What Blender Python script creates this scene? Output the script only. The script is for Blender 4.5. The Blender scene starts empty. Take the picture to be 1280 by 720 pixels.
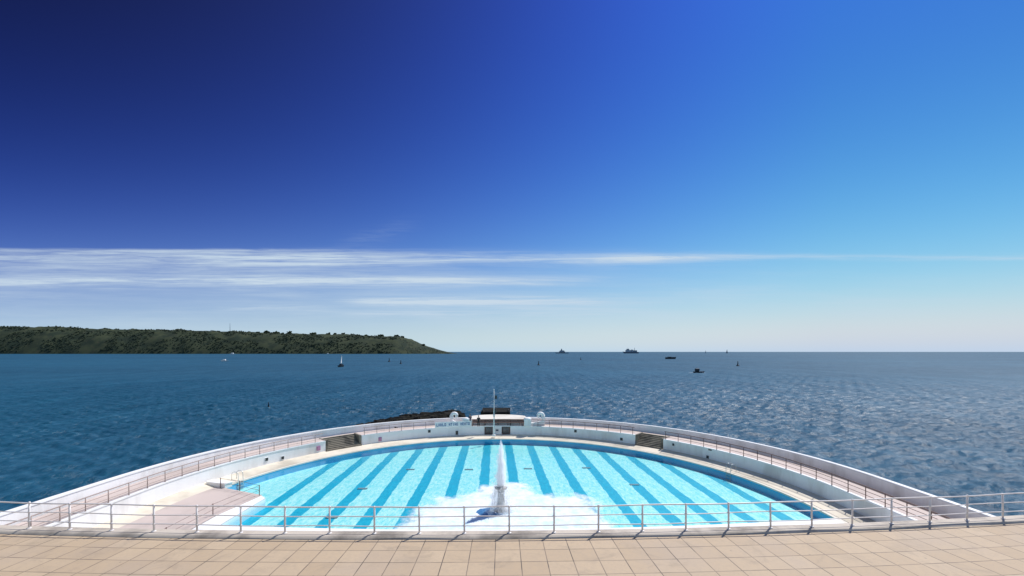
import bpy, bmesh, math, random
from math import sin, cos, pi, radians, sqrt, atan2, hypot
from mathutils import Vector, noise, Matrix
random.seed(7)
scene = bpy.context.scene
col = scene.collection
F, H, HOR = 560.0, 13.7, 439.7           # lens (px at 1280), eye height over the pool, horizon row

# ------------------------------------------------------------------ helpers
def at(px, py, z=0.0):
    Y = F * (H - z) / (py - HOR)
    return Vector(((px - 640) / F * Y, Y, z))

def at_d(px, D, z=-3.0):
    return Vector(((px - 640) / F * D, D, z))

def tag(o, label=None, cat=None, group=None, kind=None):
    if label: o['label'] = label
    if cat: o['category'] = cat
    if group: o['group'] = group
    if kind: o['kind'] = kind
    return o

def empty(name, loc, label, cat, group=None, rz=0):
    o = bpy.data.objects.new(name, None)
    o.location = loc; o.rotation_euler = (0, 0, rz); o.empty_display_size = .3
    col.objects.link(o)
    return tag(o, label, cat, group)

def copy_tree(o, parent=None):
    c = o.copy(); col.objects.link(c)
    if parent: c.parent = parent
    for ch in list(o.children):
        copy_tree(ch, c)
    return c

class MB:
    """collects shapes, builds ONE mesh object"""
    def __init__(s):
        s.v = []; s.f = []; s.sm = []
    def face(s, pts, smooth=False):
        n = len(s.v); s.v += [tuple(p) for p in pts]
        s.f.append(tuple(range(n, n + len(pts)))); s.sm.append(smooth)
    def mesh(s, vs, fs, smooth=False):
        n = len(s.v); s.v += [tuple(p) for p in vs]
        for f in fs:
            s.f.append(tuple(i + n for i in f)); s.sm.append(smooth)
    def box(s, c, size, rz=0, bev=0.0):
        bm = bmesh.new()
        bmesh.ops.create_cube(bm, size=1)
        for v in bm.verts: v.co = Vector((v.co.x * size[0], v.co.y * size[1], v.co.z * size[2]))
        if bev: bmesh.ops.bevel(bm, geom=bm.edges[:], offset=bev, segments=2, affect='EDGES', profile=.6)
        M = Matrix.Translation(c) @ Matrix.Rotation(rz, 4, 'Z')
        s.addbm(bm, M)
    def addbm(s, bm, M=None, smooth=False):
        if M is not None: bm.transform(M)
        bm.verts.index_update()
        s.mesh([v.co.copy() for v in bm.verts], [[v.index for v in f.verts] for f in bm.faces], smooth)
        bm.free()
    def tube(s, path, r, n=8, closed=False):
        P = [Vector(p) for p in path]; m = len(P); rings = []
        up = Vector((0, 0, 1))
        for i, p in enumerate(P):
            a = P[(i - 1) % m] if (closed or i > 0) else p
            b = P[(i + 1) % m] if (closed or i < m - 1) else p
            t = (b - a).normalized()
            u = t.cross(up)
            if u.length < 1e-3: u = t.cross(Vector((1, 0, 0)))
            u.normalize(); w = u.cross(t)
            rr = r[i] if isinstance(r, (list, tuple)) else r
            rings.append([p + (u * cos(2 * pi * k / n) + w * sin(2 * pi * k / n)) * rr for k in range(n)])
        vs = [q for rg in rings for q in rg]; fs = []
        for i in range(m if closed else m - 1):
            j = (i + 1) % m
            for k in range(n):
                l = (k + 1) % n
                fs.append((i * n + k, i * n + l, j * n + l, j * n + k))
        if not closed:
            fs.append(tuple(range(n))[::-1]); fs.append(tuple(range((m - 1) * n, m * n)))
        s.mesh(vs, fs, True)
    def plume(s, prof, n, jit, rnd, fz):
        P = []; 
        for (a, b) in zip(prof, prof[1:]):
            for q in range(5): P.append((a[0] + (b[0] - a[0]) * q / 5, a[1] + (b[1] - a[1]) * q / 5))
        P.append(prof[-1]); vs = []; fs = []
        for (r, z) in P:
            for k in range(n):
                a = 2 * pi * k / n; q = Vector((cos(a) * 1.3, sin(a) * 1.3, z * fz + rnd))
                rr = r * (1 + jit * noise.noise(q) + jit * .6 * noise.noise(q * 2.7))
                vs.append((rr * cos(a) + .06 * noise.noise((z * 1.3, rnd, 0)), rr * sin(a), z))
        for i in range(len(P) - 1):
            for k in range(n):
                l = (k + 1) % n; fs.append((i * n + k, i * n + l, (i + 1) * n + l, (i + 1) * n + k))
        fs.append(tuple(range(n))[::-1]); fs.append(tuple(range((len(P) - 1) * n, len(P) * n)))
        s.mesh(vs, fs, True)
    def lathe(s, prof, c=(0, 0, 0), n=20, jit=0.0, rnd=None):
        vs = []; fs = []
        for (r, z) in prof:
            for k in range(n):
                a = 2 * pi * k / n
                rr = r
                if jit: rr *= 1 + jit * noise.noise((cos(a) * 1.7, sin(a) * 1.7, z * 1.3 + (rnd or 0)))
                vs.append((c[0] + rr * cos(a), c[1] + rr * sin(a), c[2] + z))
        for i in range(len(prof) - 1):
            for k in range(n):
                l = (k + 1) % n
                fs.append((i * n + k, i * n + l, (i + 1) * n + l, (i + 1) * n + k))
        fs.append(tuple(range(n))[::-1]); fs.append(tuple(range((len(prof) - 1) * n, len(prof) * n)))
        s.mesh(vs, fs, True)
    def blob(s, c, r, sub=1, jit=.25, sq=(1, 1, 1), seed=0, smooth=False):
        bm = bmesh.new(); bmesh.ops.create_icosphere(bm, subdivisions=sub, radius=1)
        for v in bm.verts:
            k = 1 + jit * noise.noise(v.co * 1.6 + Vector((seed, seed * .7, 0))) * 1.6
            v.co = Vector((v.co.x * r * sq[0] * k, v.co.y * r * sq[1] * k, v.co.z * r * sq[2] * k))
        s.addbm(bm, Matrix.Translation(c), smooth)
    def sweep(s, prof, stations, pf, closed=True):
        """prof: list of (rho, z) closed loop; stations along path; pf(station, rho) -> (x, y)"""
        n = len(prof); vs = []; fs = []
        for st in stations:
            for (r, z) in prof:
                x, y = pf(st, r); vs.append((x, y, z))
        for i in range(len(stations) - 1):
            for k in range(n):
                l = (k + 1) % n
                fs.append((i * n + k, i * n + l, (i + 1) * n + l, (i + 1) * n + k))
        fs.append(tuple(range(n))[::-1]); fs.append(tuple(range((len(stations) - 1) * n, len(stations) * n)))
        s.mesh(vs, fs)
    def build(s, name, mat, parent=None, keepnorm=False):
        me = bpy.data.meshes.new(name); me.from_pydata(s.v, [], s.f)
        if not keepnorm:
            bm = bmesh.new(); bm.from_mesh(me); bmesh.ops.recalc_face_normals(bm, faces=bm.faces[:]); bm.to_mesh(me); bm.free()
        for p, q in zip(me.polygons, s.sm): p.use_smooth = q
        me.materials.append(mat)
        o = bpy.data.objects.new(name, me); col.objects.link(o)
        if parent: o.parent = parent
        return o

# ------------------------------------------------------------------ node expression helper
class X:
    def __init__(s, nt, sock): s.nt = nt; s.s = sock
    def _m(s, op, *a, clamp=False):
        n = s.nt.nodes.new('ShaderNodeMath'); n.operation = op; n.use_clamp = clamp
        for i, q in enumerate((s,) + a):
            if isinstance(q, X): s.nt.links.new(q.s, n.inputs[i])
            else: n.inputs[i].default_value = q
        return X(s.nt, n.outputs[0])
    def __add__(s, o): return s._m('ADD', o)
    __radd__ = __add__
    def __sub__(s, o): return s._m('SUBTRACT', o)
    def __rsub__(s, o): return (s * -1) + o
    def __mul__(s, o): return s._m('MULTIPLY', o)
    __rmul__ = __mul__
    def __truediv__(s, o): return s._m('DIVIDE', o)
    def pw(s, o): return s._m('POWER', o)
    def abs(s): return s._m('ABSOLUTE')
    def exp(s): return s._m('EXPONENT')
    def floor(s): return s._m('FLOOR')
    def fract(s): return s._m('FRACT')
    def mx(s, o): return s._m('MAXIMUM', o)
    def mn(s, o): return s._m('MINIMUM', o)
    def sqrt(s): return s._m('SQRT')
    def atan2(s, o): return s._m('ARCTAN2', o)
    def lt(s, o): return s._m('LESS_THAN', o)
    def gt(s, o): return s._m('GREATER_THAN', o)
    def clamp(s): return s._m('ADD', 0.0, clamp=True)
    def step(s, a, b):
        n = s.nt.nodes.new('ShaderNodeMapRange'); n.interpolation_type = 'SMOOTHSTEP'
        s.nt.links.new(s.s, n.inputs[0]); n.inputs[1].default_value = a; n.inputs[2].default_value = b
        if a > b:
            n.inputs[1].default_value = b; n.inputs[2].default_value = a; n.inputs[3].default_value = 1; n.inputs[4].default_value = 0
        return X(s.nt, n.outputs[0])
    def gauss(s, c, w):
        d = (s - c) / w
        return (d * d * -1).exp()

class Mat:
    def __init__(s, name, nt=None):
        if nt is None:
            s.m = bpy.data.materials.new(name); s.m.use_nodes = True; s.nt = s.m.node_tree; s.nt.nodes.clear()
            s.out = s.nt.nodes.new('ShaderNodeOutputMaterial')
        else: s.nt = nt
    def n(s, t, **k):
        q = s.nt.nodes.new(t)
        for a, b in k.items(): setattr(q, a, b)
        return q
    def l(s, a, b): s.nt.links.new(a.s if isinstance(a, X) else a, b)
    def obj(s): return s.n('ShaderNodeTexCoord').outputs['Object']
    def xyz(s, vec):
        q = s.n('ShaderNodeSeparateXYZ'); s.l(vec, q.inputs[0]); return [X(s.nt, o) for o in q.outputs]
    def comb(s, x, y, z):
        q = s.n('ShaderNodeCombineXYZ')
        for i, a in enumerate((x, y, z)):
            if isinstance(a, X): s.l(a, q.inputs[i])
            else: q.inputs[i].default_value = a
        return q.outputs[0]
    def noise(s, vec, scale, detail=4, rough=.55, dist=0):
        q = s.n('ShaderNodeTexNoise'); s.l(vec, q.inputs['Vector']); q.inputs['Scale'].default_value = scale
        q.inputs['Detail'].default_value = detail; q.inputs['Roughness'].default_value = rough; q.inputs['Distortion'].default_value = dist
        return X(s.nt, q.outputs[0])
    def white(s, vec):
        q = s.n('ShaderNodeTexWhiteNoise'); s.l(vec, q.inputs['Vector']); return X(s.nt, q.outputs['Value'])
    def voro(s, vec, scale, feat='F1'):
        q = s.n('ShaderNodeTexVoronoi'); q.feature = feat; s.l(vec, q.inputs['Vector']); q.inputs['Scale'].default_value = scale
        return X(s.nt, q.outputs['Distance'])
    def mix(s, fac, a, b):
        q = s.n('ShaderNodeMix', data_type='RGBA')
        if isinstance(fac, X): s.l(fac, q.inputs[0])
        else: q.inputs[0].default_value = fac
        for i, c in ((6, a), (7, b)):
            if isinstance(c, tuple): q.inputs[i].default_value = (*c, 1)
            else: s.l(c, q.inputs[i])
        return q.outputs[2]
    def scale(s, vec, sc):
        q = s.n('ShaderNodeVectorMath', operation='MULTIPLY'); s.l(vec, q.inputs[0]); q.inputs[1].default_value = sc; return q.outputs[0]
    def bsdf(s, color, rough=.6, metal=0, bump=None, bstr=.3, bdist=.02, spec=.5):
        b = s.n('ShaderNodeBsdfPrincipled')
        if isinstance(color, tuple): b.inputs['Base Color'].default_value = (*color, 1)
        else: s.l(color, b.inputs['Base Color'])
        if isinstance(rough, X): s.l(rough, b.inputs['Roughness'])
        else: b.inputs['Roughness'].default_value = rough
        b.inputs['Metallic'].default_value = metal
        b.inputs['Specular IOR Level'].default_value = spec
        if bump is not None: s.l(s.bump(bump, bstr, bdist), b.inputs['Normal'])
        return b.outputs[0]
    def bump(s, h, st, d):
        q = s.n('ShaderNodeBump'); q.inputs['Strength'].default_value = st; q.inputs['Distance'].default_value = d
        s.l(h, q.inputs['Height']); return q.outputs[0]
    def mixsh(s, fac, a, b):
        q = s.n('ShaderNodeMixShader')
        if isinstance(fac, X): s.l(fac, q.inputs[0])
        else: q.inputs[0].default_value = fac
        s.l(a, q.inputs[1]); s.l(b, q.inputs[2]); return q.outputs[0]
    def done(s, sh):
        s.l(sh, s.out.inputs[0]); return s.m

def worn(name, c, dirt, scale=.35, amt=.5, rough=.6, fine=6, streak=False, spec=.4):
    m = Mat(name); o = m.obj()
    v = m.scale(o, (1, 1, .25)) if streak else o
    big = m.noise(v, scale, 5, .6).step(.42, .72)
    sm = m.noise(v, fine, 3, .6)
    fac = (big * amt + (sm - .5) * .35 * amt).clamp()
    return m.done(m.bsdf(m.mix(fac, c, dirt), rough, bump=sm, bstr=.25, bdist=.01, spec=spec))

def plain(name, c, rough=.5, metal=0, var=.25):
    m = Mat(name); o = m.obj()
    f = m.noise(o, 3, 4)
    return m.done(m.bsdf(m.mix(f, tuple(x * (1 - var) for x in c), tuple(min(1, x * (1 + var)) for x in c)), rough, metal))

M = {}
M['white'] = worn('white_paint', (.88, .87, .86), (.46, .41, .35), .3, .5, .6, 4, True)
M['parapet'] = worn('parapet_paint', (.90, .89, .88), (.5, .46, .41), .5, .5, .65, 5, True)
M['white_clean'] = worn('clean_white_paint', (.82, .82, .81), (.6, .6, .58), .8, .3, .5)
M['apron'] = worn('white_apron', (.80, .81, .81), (.6, .6, .58), .4, .35, .6)
M['deck'] = worn('poolside_concrete', (.72, .65, .53), (.30, .265, .20), .16, .6, .75, 2.5)
M['edge'] = worn('pool_edge_stone', (.70, .66, .58), (.42, .38, .31), .4, .5, .7)
M['prom'] = worn('promenade_paving', (.56, .47, .425), (.38, .32, .285), .3, .6, .75)
M['stone'] = worn('rough_stone', (.25, .22, .17), (.07, .065, .055), .9, .9, .85, 4)
M['kerb'] = worn('kerb_concrete', (.52, .46, .39), (.16, .14, .12), .7, .8, .8, 8)
M['wallstone'] = worn('terrace_wall_paint', (.6, .58, .55), (.35, .33, .3), .5, .5, .7)
M['rail'] = plain('galvanised_rail', (.74, .70, .68), .5, .1)
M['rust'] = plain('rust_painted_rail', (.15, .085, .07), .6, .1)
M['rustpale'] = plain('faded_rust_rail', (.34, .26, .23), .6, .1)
M['dark'] = plain('dark_metal', (.03, .032, .034), .5)
M['timber'] = plain('brown_timber', (.17, .10, .08), .7)
M['emblem'] = plain('dark_emblem', (.04, .06, .10), .5)
M['letter'] = plain('blue_letters', (.05, .11, .30), .5)
M['pink'] = plain('pink_notice', (.45, .22, .35), .6)
M['shadowblue'] = plain('shadow_blue', (.045, .17, .36), .35, 0, .3)  # blue for the fountain's painted shadow
M['fstone'] = worn('fountain_stone', (.42, .40, .36), (.16, .15, .13), 1.2, .8, .6, 6)
M['steel'] = plain('ladder_steel', (.62, .62, .60), .3, .6)
M['skin'] = plain('skin', (.45, .27, .2), .6)
M['black_cloth'] = plain('black_cloth', (.012, .012, .014), .8)
M['navy'] = plain('navy_cloth', (.02, .03, .07), .8)
M['hair'] = plain('dark_hair', (.02, .014, .01), .7)
M['shipgrey'] = plain('ship_grey', (.17, .22, .27), .6)
M['shipdark'] = plain('ship_dark_hull', (.09, .13, .19), .6)
M['shiplight'] = plain('ship_light', (.32, .38, .45), .6)
M['boatdark'] = plain('boat_dark', (.012, .022, .035), .5)
M['sail'] = plain('sailcloth', (.75, .75, .73), .7)
M['boatwhite'] = plain('boat_white', (.78, .78, .76), .4)
M['bark'] = plain('bark', (.06, .045, .03), .9)

# rocks
m = Mat('dark_wet_rock'); o = m.obj(); q = m.noise(o, .6, 6, .65)
M['rock'] = m.done(m.bsdf(m.mix(q.step(.4, .7), (.006, .007, .008), (.032, .030, .022)), .95, bump=q, bstr=.6, bdist=.2, spec=.08))

# terrace paving: square slabs laid in rings about a far centre (object origin)
TC = Vector((-4.0, 14.30 + 175.0, 0)); TR = 175.0; SL = .775
m = Mat('terrace_slabs'); o = m.obj(); x, y, z = m.xyz(o)
rad = (x * x + y * y).sqrt(); ang = x.atan2(y * -1)
u = ang * TR / .745 + .33; v = (rad - TR) / SL
fu = u.fract(); fv = v.fract()
eu = fu.mn(1 - fu) * .745; ev = fv.mn(1 - fv) * SL
wob = m.noise(o, 2.0, 3)
joint = eu.mn(ev).step(.006, .019)
idv = m.comb(u.floor(), v.floor(), 0)
rnd = m.white(idv)
fine = m.noise(o, 9, 5, .65); big = m.noise(o, .35, 4)
base = m.mix(rnd, (.435, .325, .21), (.50, .385, .258))
base = m.mix(((fine - .5) * 1.1 + .15).clamp(), base, (.36, .285, .215))
base = m.mix((big.step(.5, .72) * .45), base, (.40, .32, .25))
spots = m.voro(o, 1.7).lt(.055) * m.noise(o, .8, 2).gt(.5)
base = m.mix(spots * .5, base, (.2, .17, .14))
st2 = m.noise(m.scale(o, (1, 1, 1)), .9, 6, .7, .8)
base = m.mix(st2.step(.50, .72) * .55, base, (.30, .235, .17))
base = m.mix(m.noise(o, 22, 2).step(.66, .74) * .4, base, (.24, .20, .16))
jc = m.mix(m.noise(o, 1.3, 3).step(.4, .62), (.22, .17, .125), (.085, .07, .055))
colr = m.mix(joint, jc, base)
M['slab'] = m.done(m.bsdf(colr, .75, bump=joint * .8 + fine * .25, bstr=.35, bdist=.008))

# pool floor with lane stripes along the pool's axis
m = Mat('pool_floor_tiles'); o = m.obj(); x, y, z = m.xyz(o)
lx = (x + (y - 38.0) * .039 - .68) / 3.3 + .5
wv = (m.noise(m.scale(o, (1.1, .5, 1)), 1.0, 4, .65) - .5) * .13
fr = ((lx + wv).fract() - .5).abs()
stripe = fr.step(.182, .158) * (lx.floor().abs()).lt(7.5)
mosaic_caustic = m.white(m.comb((x * 2.6).floor(), (y * 2.0).floor(), 0))
rip = m.voro(m.scale(o, (1.0, .55, 1)), 1.5, 'DISTANCE_TO_EDGE').step(.0, .22)
nz = m.noise(o, 1.6, 4, .7)
sp = m.noise(m.scale(o, (3.4, 1.05, 1)), 1.0, 4, .75)
sp2 = m.noise(m.scale(o, (6.5, 2.2, 1)), 1.0, 3, .7)
tone = (mosaic_caustic * .22 + sp.step(.36, .64) * .5 + sp2.step(.36, .64) * .4 + nz * .2 - .14).clamp()  # tile variegation that also carries rippled light, painted into the floor colour
light = m.mix(tone, (.24, .72, .72), (.92, .97, .88))
dark_ = m.mix(tone, (.004, .34, .48), (.02, .47, .62))
M['floor'] = m.done(m.bsdf(m.mix(stripe, light, dark_), .5))
m = Mat('pool_wall_tiles'); o = m.obj(); nz = m.noise(o, 1.5, 4)
M['poolwall'] = m.done(m.bsdf(m.mix(nz, (.015, .38, .70), (.03, .46, .78)), .5))
M['poolwhite'] = worn('pool_white_wall', (.80, .86, .88), (.66, .76, .8), .5, .4, .5)

# pool water: clear body with a blue-green absorption, rippled mirror on top
m = Mat('pool_water'); o = m.obj()
h = m.noise(m.scale(o, (1.1, .8, 1)), 1.4, 3, .6)
bm_ = m.bump(h, .35, .12)
fres = m.n('ShaderNodeFresnel'); fres.inputs[0].default_value = 1.33
m.l(bm_, fres.inputs['Normal'])
gl = m.n('ShaderNodeBsdfGlossy'); gl.inputs['Roughness'].default_value = .06; m.l(bm_, gl.inputs['Normal'])
tr = m.n('ShaderNodeBsdfTransparent'); tr.inputs[0].default_value = (.98, 1, 1, 1)
sh = m.mixsh((X(m.nt, fres.outputs[0]) * .8).mn(.4), tr.outputs[0], gl.outputs[0])
va = m.n('ShaderNodeVolumeAbsorption'); va.inputs[0].default_value = (.12, .88, .97, 1); va.inputs[1].default_value = .20
m.l(va.outputs[0], m.out.inputs['Volume'])
M['water'] = m.done(sh)

# sea
m = Mat('sea_water'); o = m.obj()
w1 = m.noise(m.scale(o, (1.4, .6, 1)), 1.4, 5, .62)
w2 = m.noise(m.scale(o, (.42, .12, 1)), .6, 4, .66)
w3 = m.noise(m.scale(o, (.12, .025, 1)), .6, 4, .66)
bn = m.bump(w1 * .45 + w2 * .22 + w3 * .3, 1.0, .65)
patch = m.noise(m.scale(o, (.5, 1, 1)), .004, 5, .6)
chop = ((w1 - .5) * .5 + (w2 - .5) * .32 + (w3 - .5) * .25 + .5)
cb = m.mix((patch.step(.35, .7) * .3 + chop.step(.34, .68) * .7).clamp(), (.004, .044, .086), (.017, .112, .190))  # wave glints partly painted: lighter blue put on the chop
df = m.n('ShaderNodeBsdfDiffuse'); m.l(cb, df.inputs[0])
gl = m.n('ShaderNodeBsdfGlossy'); gl.inputs['Roughness'].default_value = .32; m.l(bn, gl.inputs['Normal'])
fres = m.n('ShaderNodeFresnel'); fres.inputs[0].default_value = 1.33; m.l(bn, fres.inputs['Normal'])
M['sea'] = m.done(m.mixsh((X(m.nt, fres.outputs[0])).mn(.16) * (chop.step(.32, .66) * .35 + .6), df.outputs[0], gl.outputs[0]))

# headland + foliage
m = Mat('headland_scrub'); o = m.obj(); a = m.noise(o, .012, 6, .65); b = m.noise(o, .05, 4, .6)
c1 = m.mix(a.step(.38, .62), (.024, .037, .026), (.050, .063, .036))
c1 = m.mix(b.step(.55, .75) * .6, c1, (.075, .062, .045))
M['hill'] = m.done(m.bsdf(c1, .9, spec=.1))
m = Mat('wood_foliage'); o = m.obj(); a = m.noise(o, .03, 5, .65)
M['wood'] = m.done(m.bsdf(m.mix(a.step(.35, .65), (.021, .034, .024), (.043, .057, .033)), .9, spec=.1))
m = Mat('tree_foliage'); o = m.obj(); a = m.noise(o, .25, 4, .6)
M['leaf'] = m.done(m.bsdf(m.mix(a, (.012, .024, .012), (.04, .055, .024)), .9, spec=.1))

# foam + falling water
m = Mat('foam'); o = m.obj()
at_ = m.n('ShaderNodeAttribute'); at_.attribute_name = 'cover'
d = X(m.nt, at_.outputs['Fac'])
nn = m.noise(o, 1.6, 6, .7); n2 = m.noise(m.scale(o, (1, .6, 1)), .5, 4, .6)
n3 = m.noise(o, 5.0, 4, .7)
al = (d * 1.9 + (nn - .5) * 1.5 + (n2 - .5) * 1.3 + (n3 - .5) * .7).step(.10, 1.45)
fo = m.bsdf(m.mix((nn * .5 + n2 * .5).step(.35, .62), (.52, .70, .79), (.78, .81, .83)), .6, bump=nn, bstr=.6, bdist=.06, spec=.3)
tp = m.n('ShaderNodeBsdfTransparent')
M['foam'] = m.done(m.mixsh(al, tp.outputs[0], fo))
def spraymat(name, lo, hi, sc, cover):
    m = Mat(name); o = m.obj()
    nz = m.noise(m.scale(o, sc), 1.0, 6, .7)
    al = nz.step(lo, hi) * cover
    d = m.n('ShaderNodeBsdfDiffuse'); d.inputs[0].default_value = (.97, .98, .98, 1)
    t = m.n('ShaderNodeBsdfTranslucent'); t.inputs[0].default_value = (.97, .98, .98, 1)
    tp = m.n('ShaderNodeBsdfTransparent')
    return m.done(m.mixsh(al, tp.outputs[0], m.mixsh(.6, d.outputs[0], t.outputs[0])))
def spravol(name, dens):
    m = Mat(name); v = m.n('ShaderNodeVolumePrincipled')
    v.inputs['Color'].default_value = (.998, .999, .999, 1); v.inputs['Density'].default_value = dens; v.inputs['Anisotropy'].default_value = .1
    m.l(v.outputs[0], m.out.inputs['Volume']); return m.m
M['jet'] = spravol('water_jet', 4.0); M['core'] = spravol('water_core', 16.0); M['mist'] = spravol('water_mist', .55); M['splash'] = spravol('water_splash', 1.3)
M['veil'] = spraymat('water_veil', .42, .66, (6, 6, .9), .62)
M['drop'] = spraymat('water_drops', -1, -.5, (1, 1, 1), .85)
M['wake'] = plain('wake_foam', (.55, .62, .68), .7)

# ------------------------------------------------------------------ camera, light, sky
cam = bpy.data.cameras.new('camera'); co = bpy.data.objects.new('camera', cam); col.objects.link(co)
co.location = (0, 0, H); co.rotation_euler = (radians(90), 0, 0)
cam.sensor_width = 36; cam.lens = 36 * F / 1280; cam.shift_y = (HOR - 360) / 1280
cam.clip_start = .1; cam.clip_end = 200000
scene.camera = co
SAZ, SEL = radians(44), radians(56)
sd = Vector((sin(SAZ) * cos(SEL), cos(SAZ) * cos(SEL), sin(SEL)))
sl = bpy.data.lights.new('sun', 'SUN'); so = bpy.data.objects.new('sun', sl); col.objects.link(so)
sl.energy = 4.9; sl.angle = radians(.5); sl.color = (1, .96, .90)
so.rotation_euler = sd.to_track_quat('Z', 'Y').to_euler(); so.location = (60, 60, 120)

w = bpy.data.worlds.new('World'); scene.world = w; w.use_nodes = True
nt = w.node_tree; nt.nodes.clear()
m = Mat('', nt)
outw = m.n('ShaderNodeOutputWorld'); bg = m.n('ShaderNodeBackground'); bg.inputs[1].default_value = .10
sky = m.n('ShaderNodeTexSky'); sky.sky_type = 'NISHITA'; sky.sun_disc = False
sky.sun_elevation = SEL; sky.sun_rotation = SAZ; sky.air_density = 1; sky.dust_density = .6; sky.ozone_density = 2.0
#SKYGRADE  polarised, high-contrast afternoon sky: the Nishita colour is graded by direction, then cirrus streaks are added
x, y, z = m.xyz(m.n('ShaderNodeTexCoord').outputs['Generated'])
az = x.atan2(y).mn(.62).mx(-.95)
el = z.mx(0.0)._m('ARCSINE').mn(.72)
hz = (el * -10).exp()
CO = [[-0.696, 0.895, -3.153, -0.089, 0.372, -0.402, 1.292, -0.994, 1.931, -1.399, -0.449, -0.948], [0.168, 0.493, -3.105, 2.396, -0.096, -0.348, -0.189, -0.944, 1.647, -1.991, -0.527, 0.27], [0.234, -0.184, -0.72, 1.606, -0.254, 0.034, -0.402, -0.126, 0.422, 0.838, -1.816, 0.949]]
terms = [None, az, el, az * el, el * el, az * az, hz, az * hz, el * el * el, az * el * el, az * az * el, (el * -33.3).exp()]
chan = []
for c in CO:
    q = terms[1] * c[1] + c[0]
    for t, k in zip(terms[2:], c[2:]): q = q + t * k
    chan.append(q.exp())
grade = m.n('ShaderNodeVectorMath', operation='MULTIPLY')
m.l(sky.outputs[0], grade.inputs[0]); m.l(m.comb(*chan), grade.inputs[1])
yy = y.mx(.05); u = x / yy; v = z / yy; front = y.step(.15, .4)
dirv = m.comb(u * 2.2, v * 22, 0)
f1 = m.noise(dirv, 1.3, 6, .62, .5); f2 = m.noise(m.comb(u * 5, v * 70, 3), 1.0, 5, .6, .3); f3 = m.noise(m.comb(u * 1.2 + v * 1.5, v * 9, 8), 1.5, 5, .6)
fib = m.noise(m.comb(u * 3.2, v * 95, 5), 1.0, 7, .68, .6).step(.30, .72)
fib2 = m.noise(m.comb(u * 9 + v * 14, v * 150, 9), 1.0, 5, .7, .8).step(.28, .75)
wav = (f1 - .5) * .016 + (f2 - .5) * .004
vv = v + wav
S1 = vv.step(.2330, .2255) * vv.step(.155, .212) * u.step(-.10, -.72) * (fib * .65 + fib2 * .35 + .12)
S1b = vv.gauss(.208, .0135) * u.step(.62, .2) * u.step(-.9, -.35) * (fib * .75 + fib2 * .35 + .1)
S1c = vv.gauss(.211, .006) * u.step(.15, .35) * (fib * .6 + fib2 * .3)
S2 = vv.gauss(.158, .0105) * u.step(.32, -.05) * (fib * .8 + fib2 * .4 + .05)
S3 = vv.gauss(.113, .0115) * u.step(-.42, -.28) * u.step(.44, -.05) * (fib * .8 + fib2 * .4 + .05)
S4 = vv.gauss(.086, .008) * u.step(-.5, -.25) * u.step(.3, -.05) * fib * .7
S7 = vv.gauss(.098, .008) * u.step(-.70, -.6) * u.step(-.35, -.45) * fib2 * .5
S5 = v.step(.01, .07) * v.step(.24, .10) * f3.step(.42, .75) * (fib * .6 + .4) * .42
S6 = (v - u * .25).gauss(.335, .02) * u.step(-.42, -.33) * u.step(-.18, -.28) * fib2 * .09
S8 = v.step(.0, .07) * v.step(.235, .15) * u.step(.9, -.3) * (f1 * .8 + fib * .2) * .62
S1 = S1 + S1c * .9 + S7 + S8
cl = ((S1 * .80 + S1b * .85 + S2 * .88 + S3 * 1.15 + S4 + S5 + S6) * front).clamp()
hazy = m.mix((v.abs() * -11).exp() * .68 * front, grade.outputs[0], (6.0, 7.1, 8.1))
cmix0 = m.mix(cl, hazy, (5.7, 6.9, 8.1))
rear_fill = m.n('ShaderNodeVectorMath', operation='SCALE'); m.l(sky.outputs[0], rear_fill.inputs[0]); rear_fill.inputs['Scale'].default_value = 1.35  # sky behind the camera scaled up as fill for the shaded walls
cmix = m.mix(y.step(.15, -.35), cmix0, rear_fill.outputs[0])
m.l(cmix, bg.inputs[0])
m.l(bg.outputs[0], outw.inputs[0])
#ENDSKY
vs_ = scene.view_settings; vs_.view_transform = 'Standard'; vs_.look = 'None'; vs_.exposure = 0; vs_.gamma = 1; vs_.use_curve_mapping = False
scene.render.engine = 'CYCLES'
scene.cycles.max_bounces = 24; scene.cycles.diffuse_bounces = 4; scene.cycles.transparent_max_bounces = 24; scene.cycles.use_denoising = True; scene.cycles.volume_bounces = 24
scene.cycles.caustics_reflective = False; scene.cycles.caustics_refractive = False

# ------------------------------------------------------------------ plan of the lido
XC, YC, EL, R = -1.62, 38.74, 1.113, 28.05
RW, RP = 30.2, 32.62
def pt(st, rho, xs=0.0):
    k, a = st
    if k == 'a': return (XC + xs + rho * sin(a), YC + EL * rho * cos(a))
    return (XC + xs + (rho if k == 'r' else -rho), a)
def arc(a0, a1, step=2.0):
    n = max(2, int(abs(a1 - a0) / radians(step)) + 1)
    return [('a', a0 + (a1 - a0) * i / n) for i in range(n + 1)]
LEFT = [('l', y) for y in (6, 14, 22, 30)]; RIGHT = [('r', y) for y in (30, 22, 14, 6)]
FULL = LEFT + arc(-pi / 2, pi / 2) + RIGHT
def phi(px, rho=RW, xs=0.0):
    lo, hi = -1.45, 1.45
    for _ in range(50):
        c = (lo + hi) / 2; x, y = pt(('a', c), rho, xs)
        if 640 + F * x / y < px: lo = c
        else: hi = c
    return lo
SL0, SL1 = phi(407), phi(452)
SR0, SR1 = phi(794), phi(829)
G0, G1 = phi(605.5), phi(638)
ZD0, ZD1, ZT, ZP, SEA, WL, FL = .10, .38, 1.75, 2.76, -3.0, -.10, -.78

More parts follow.
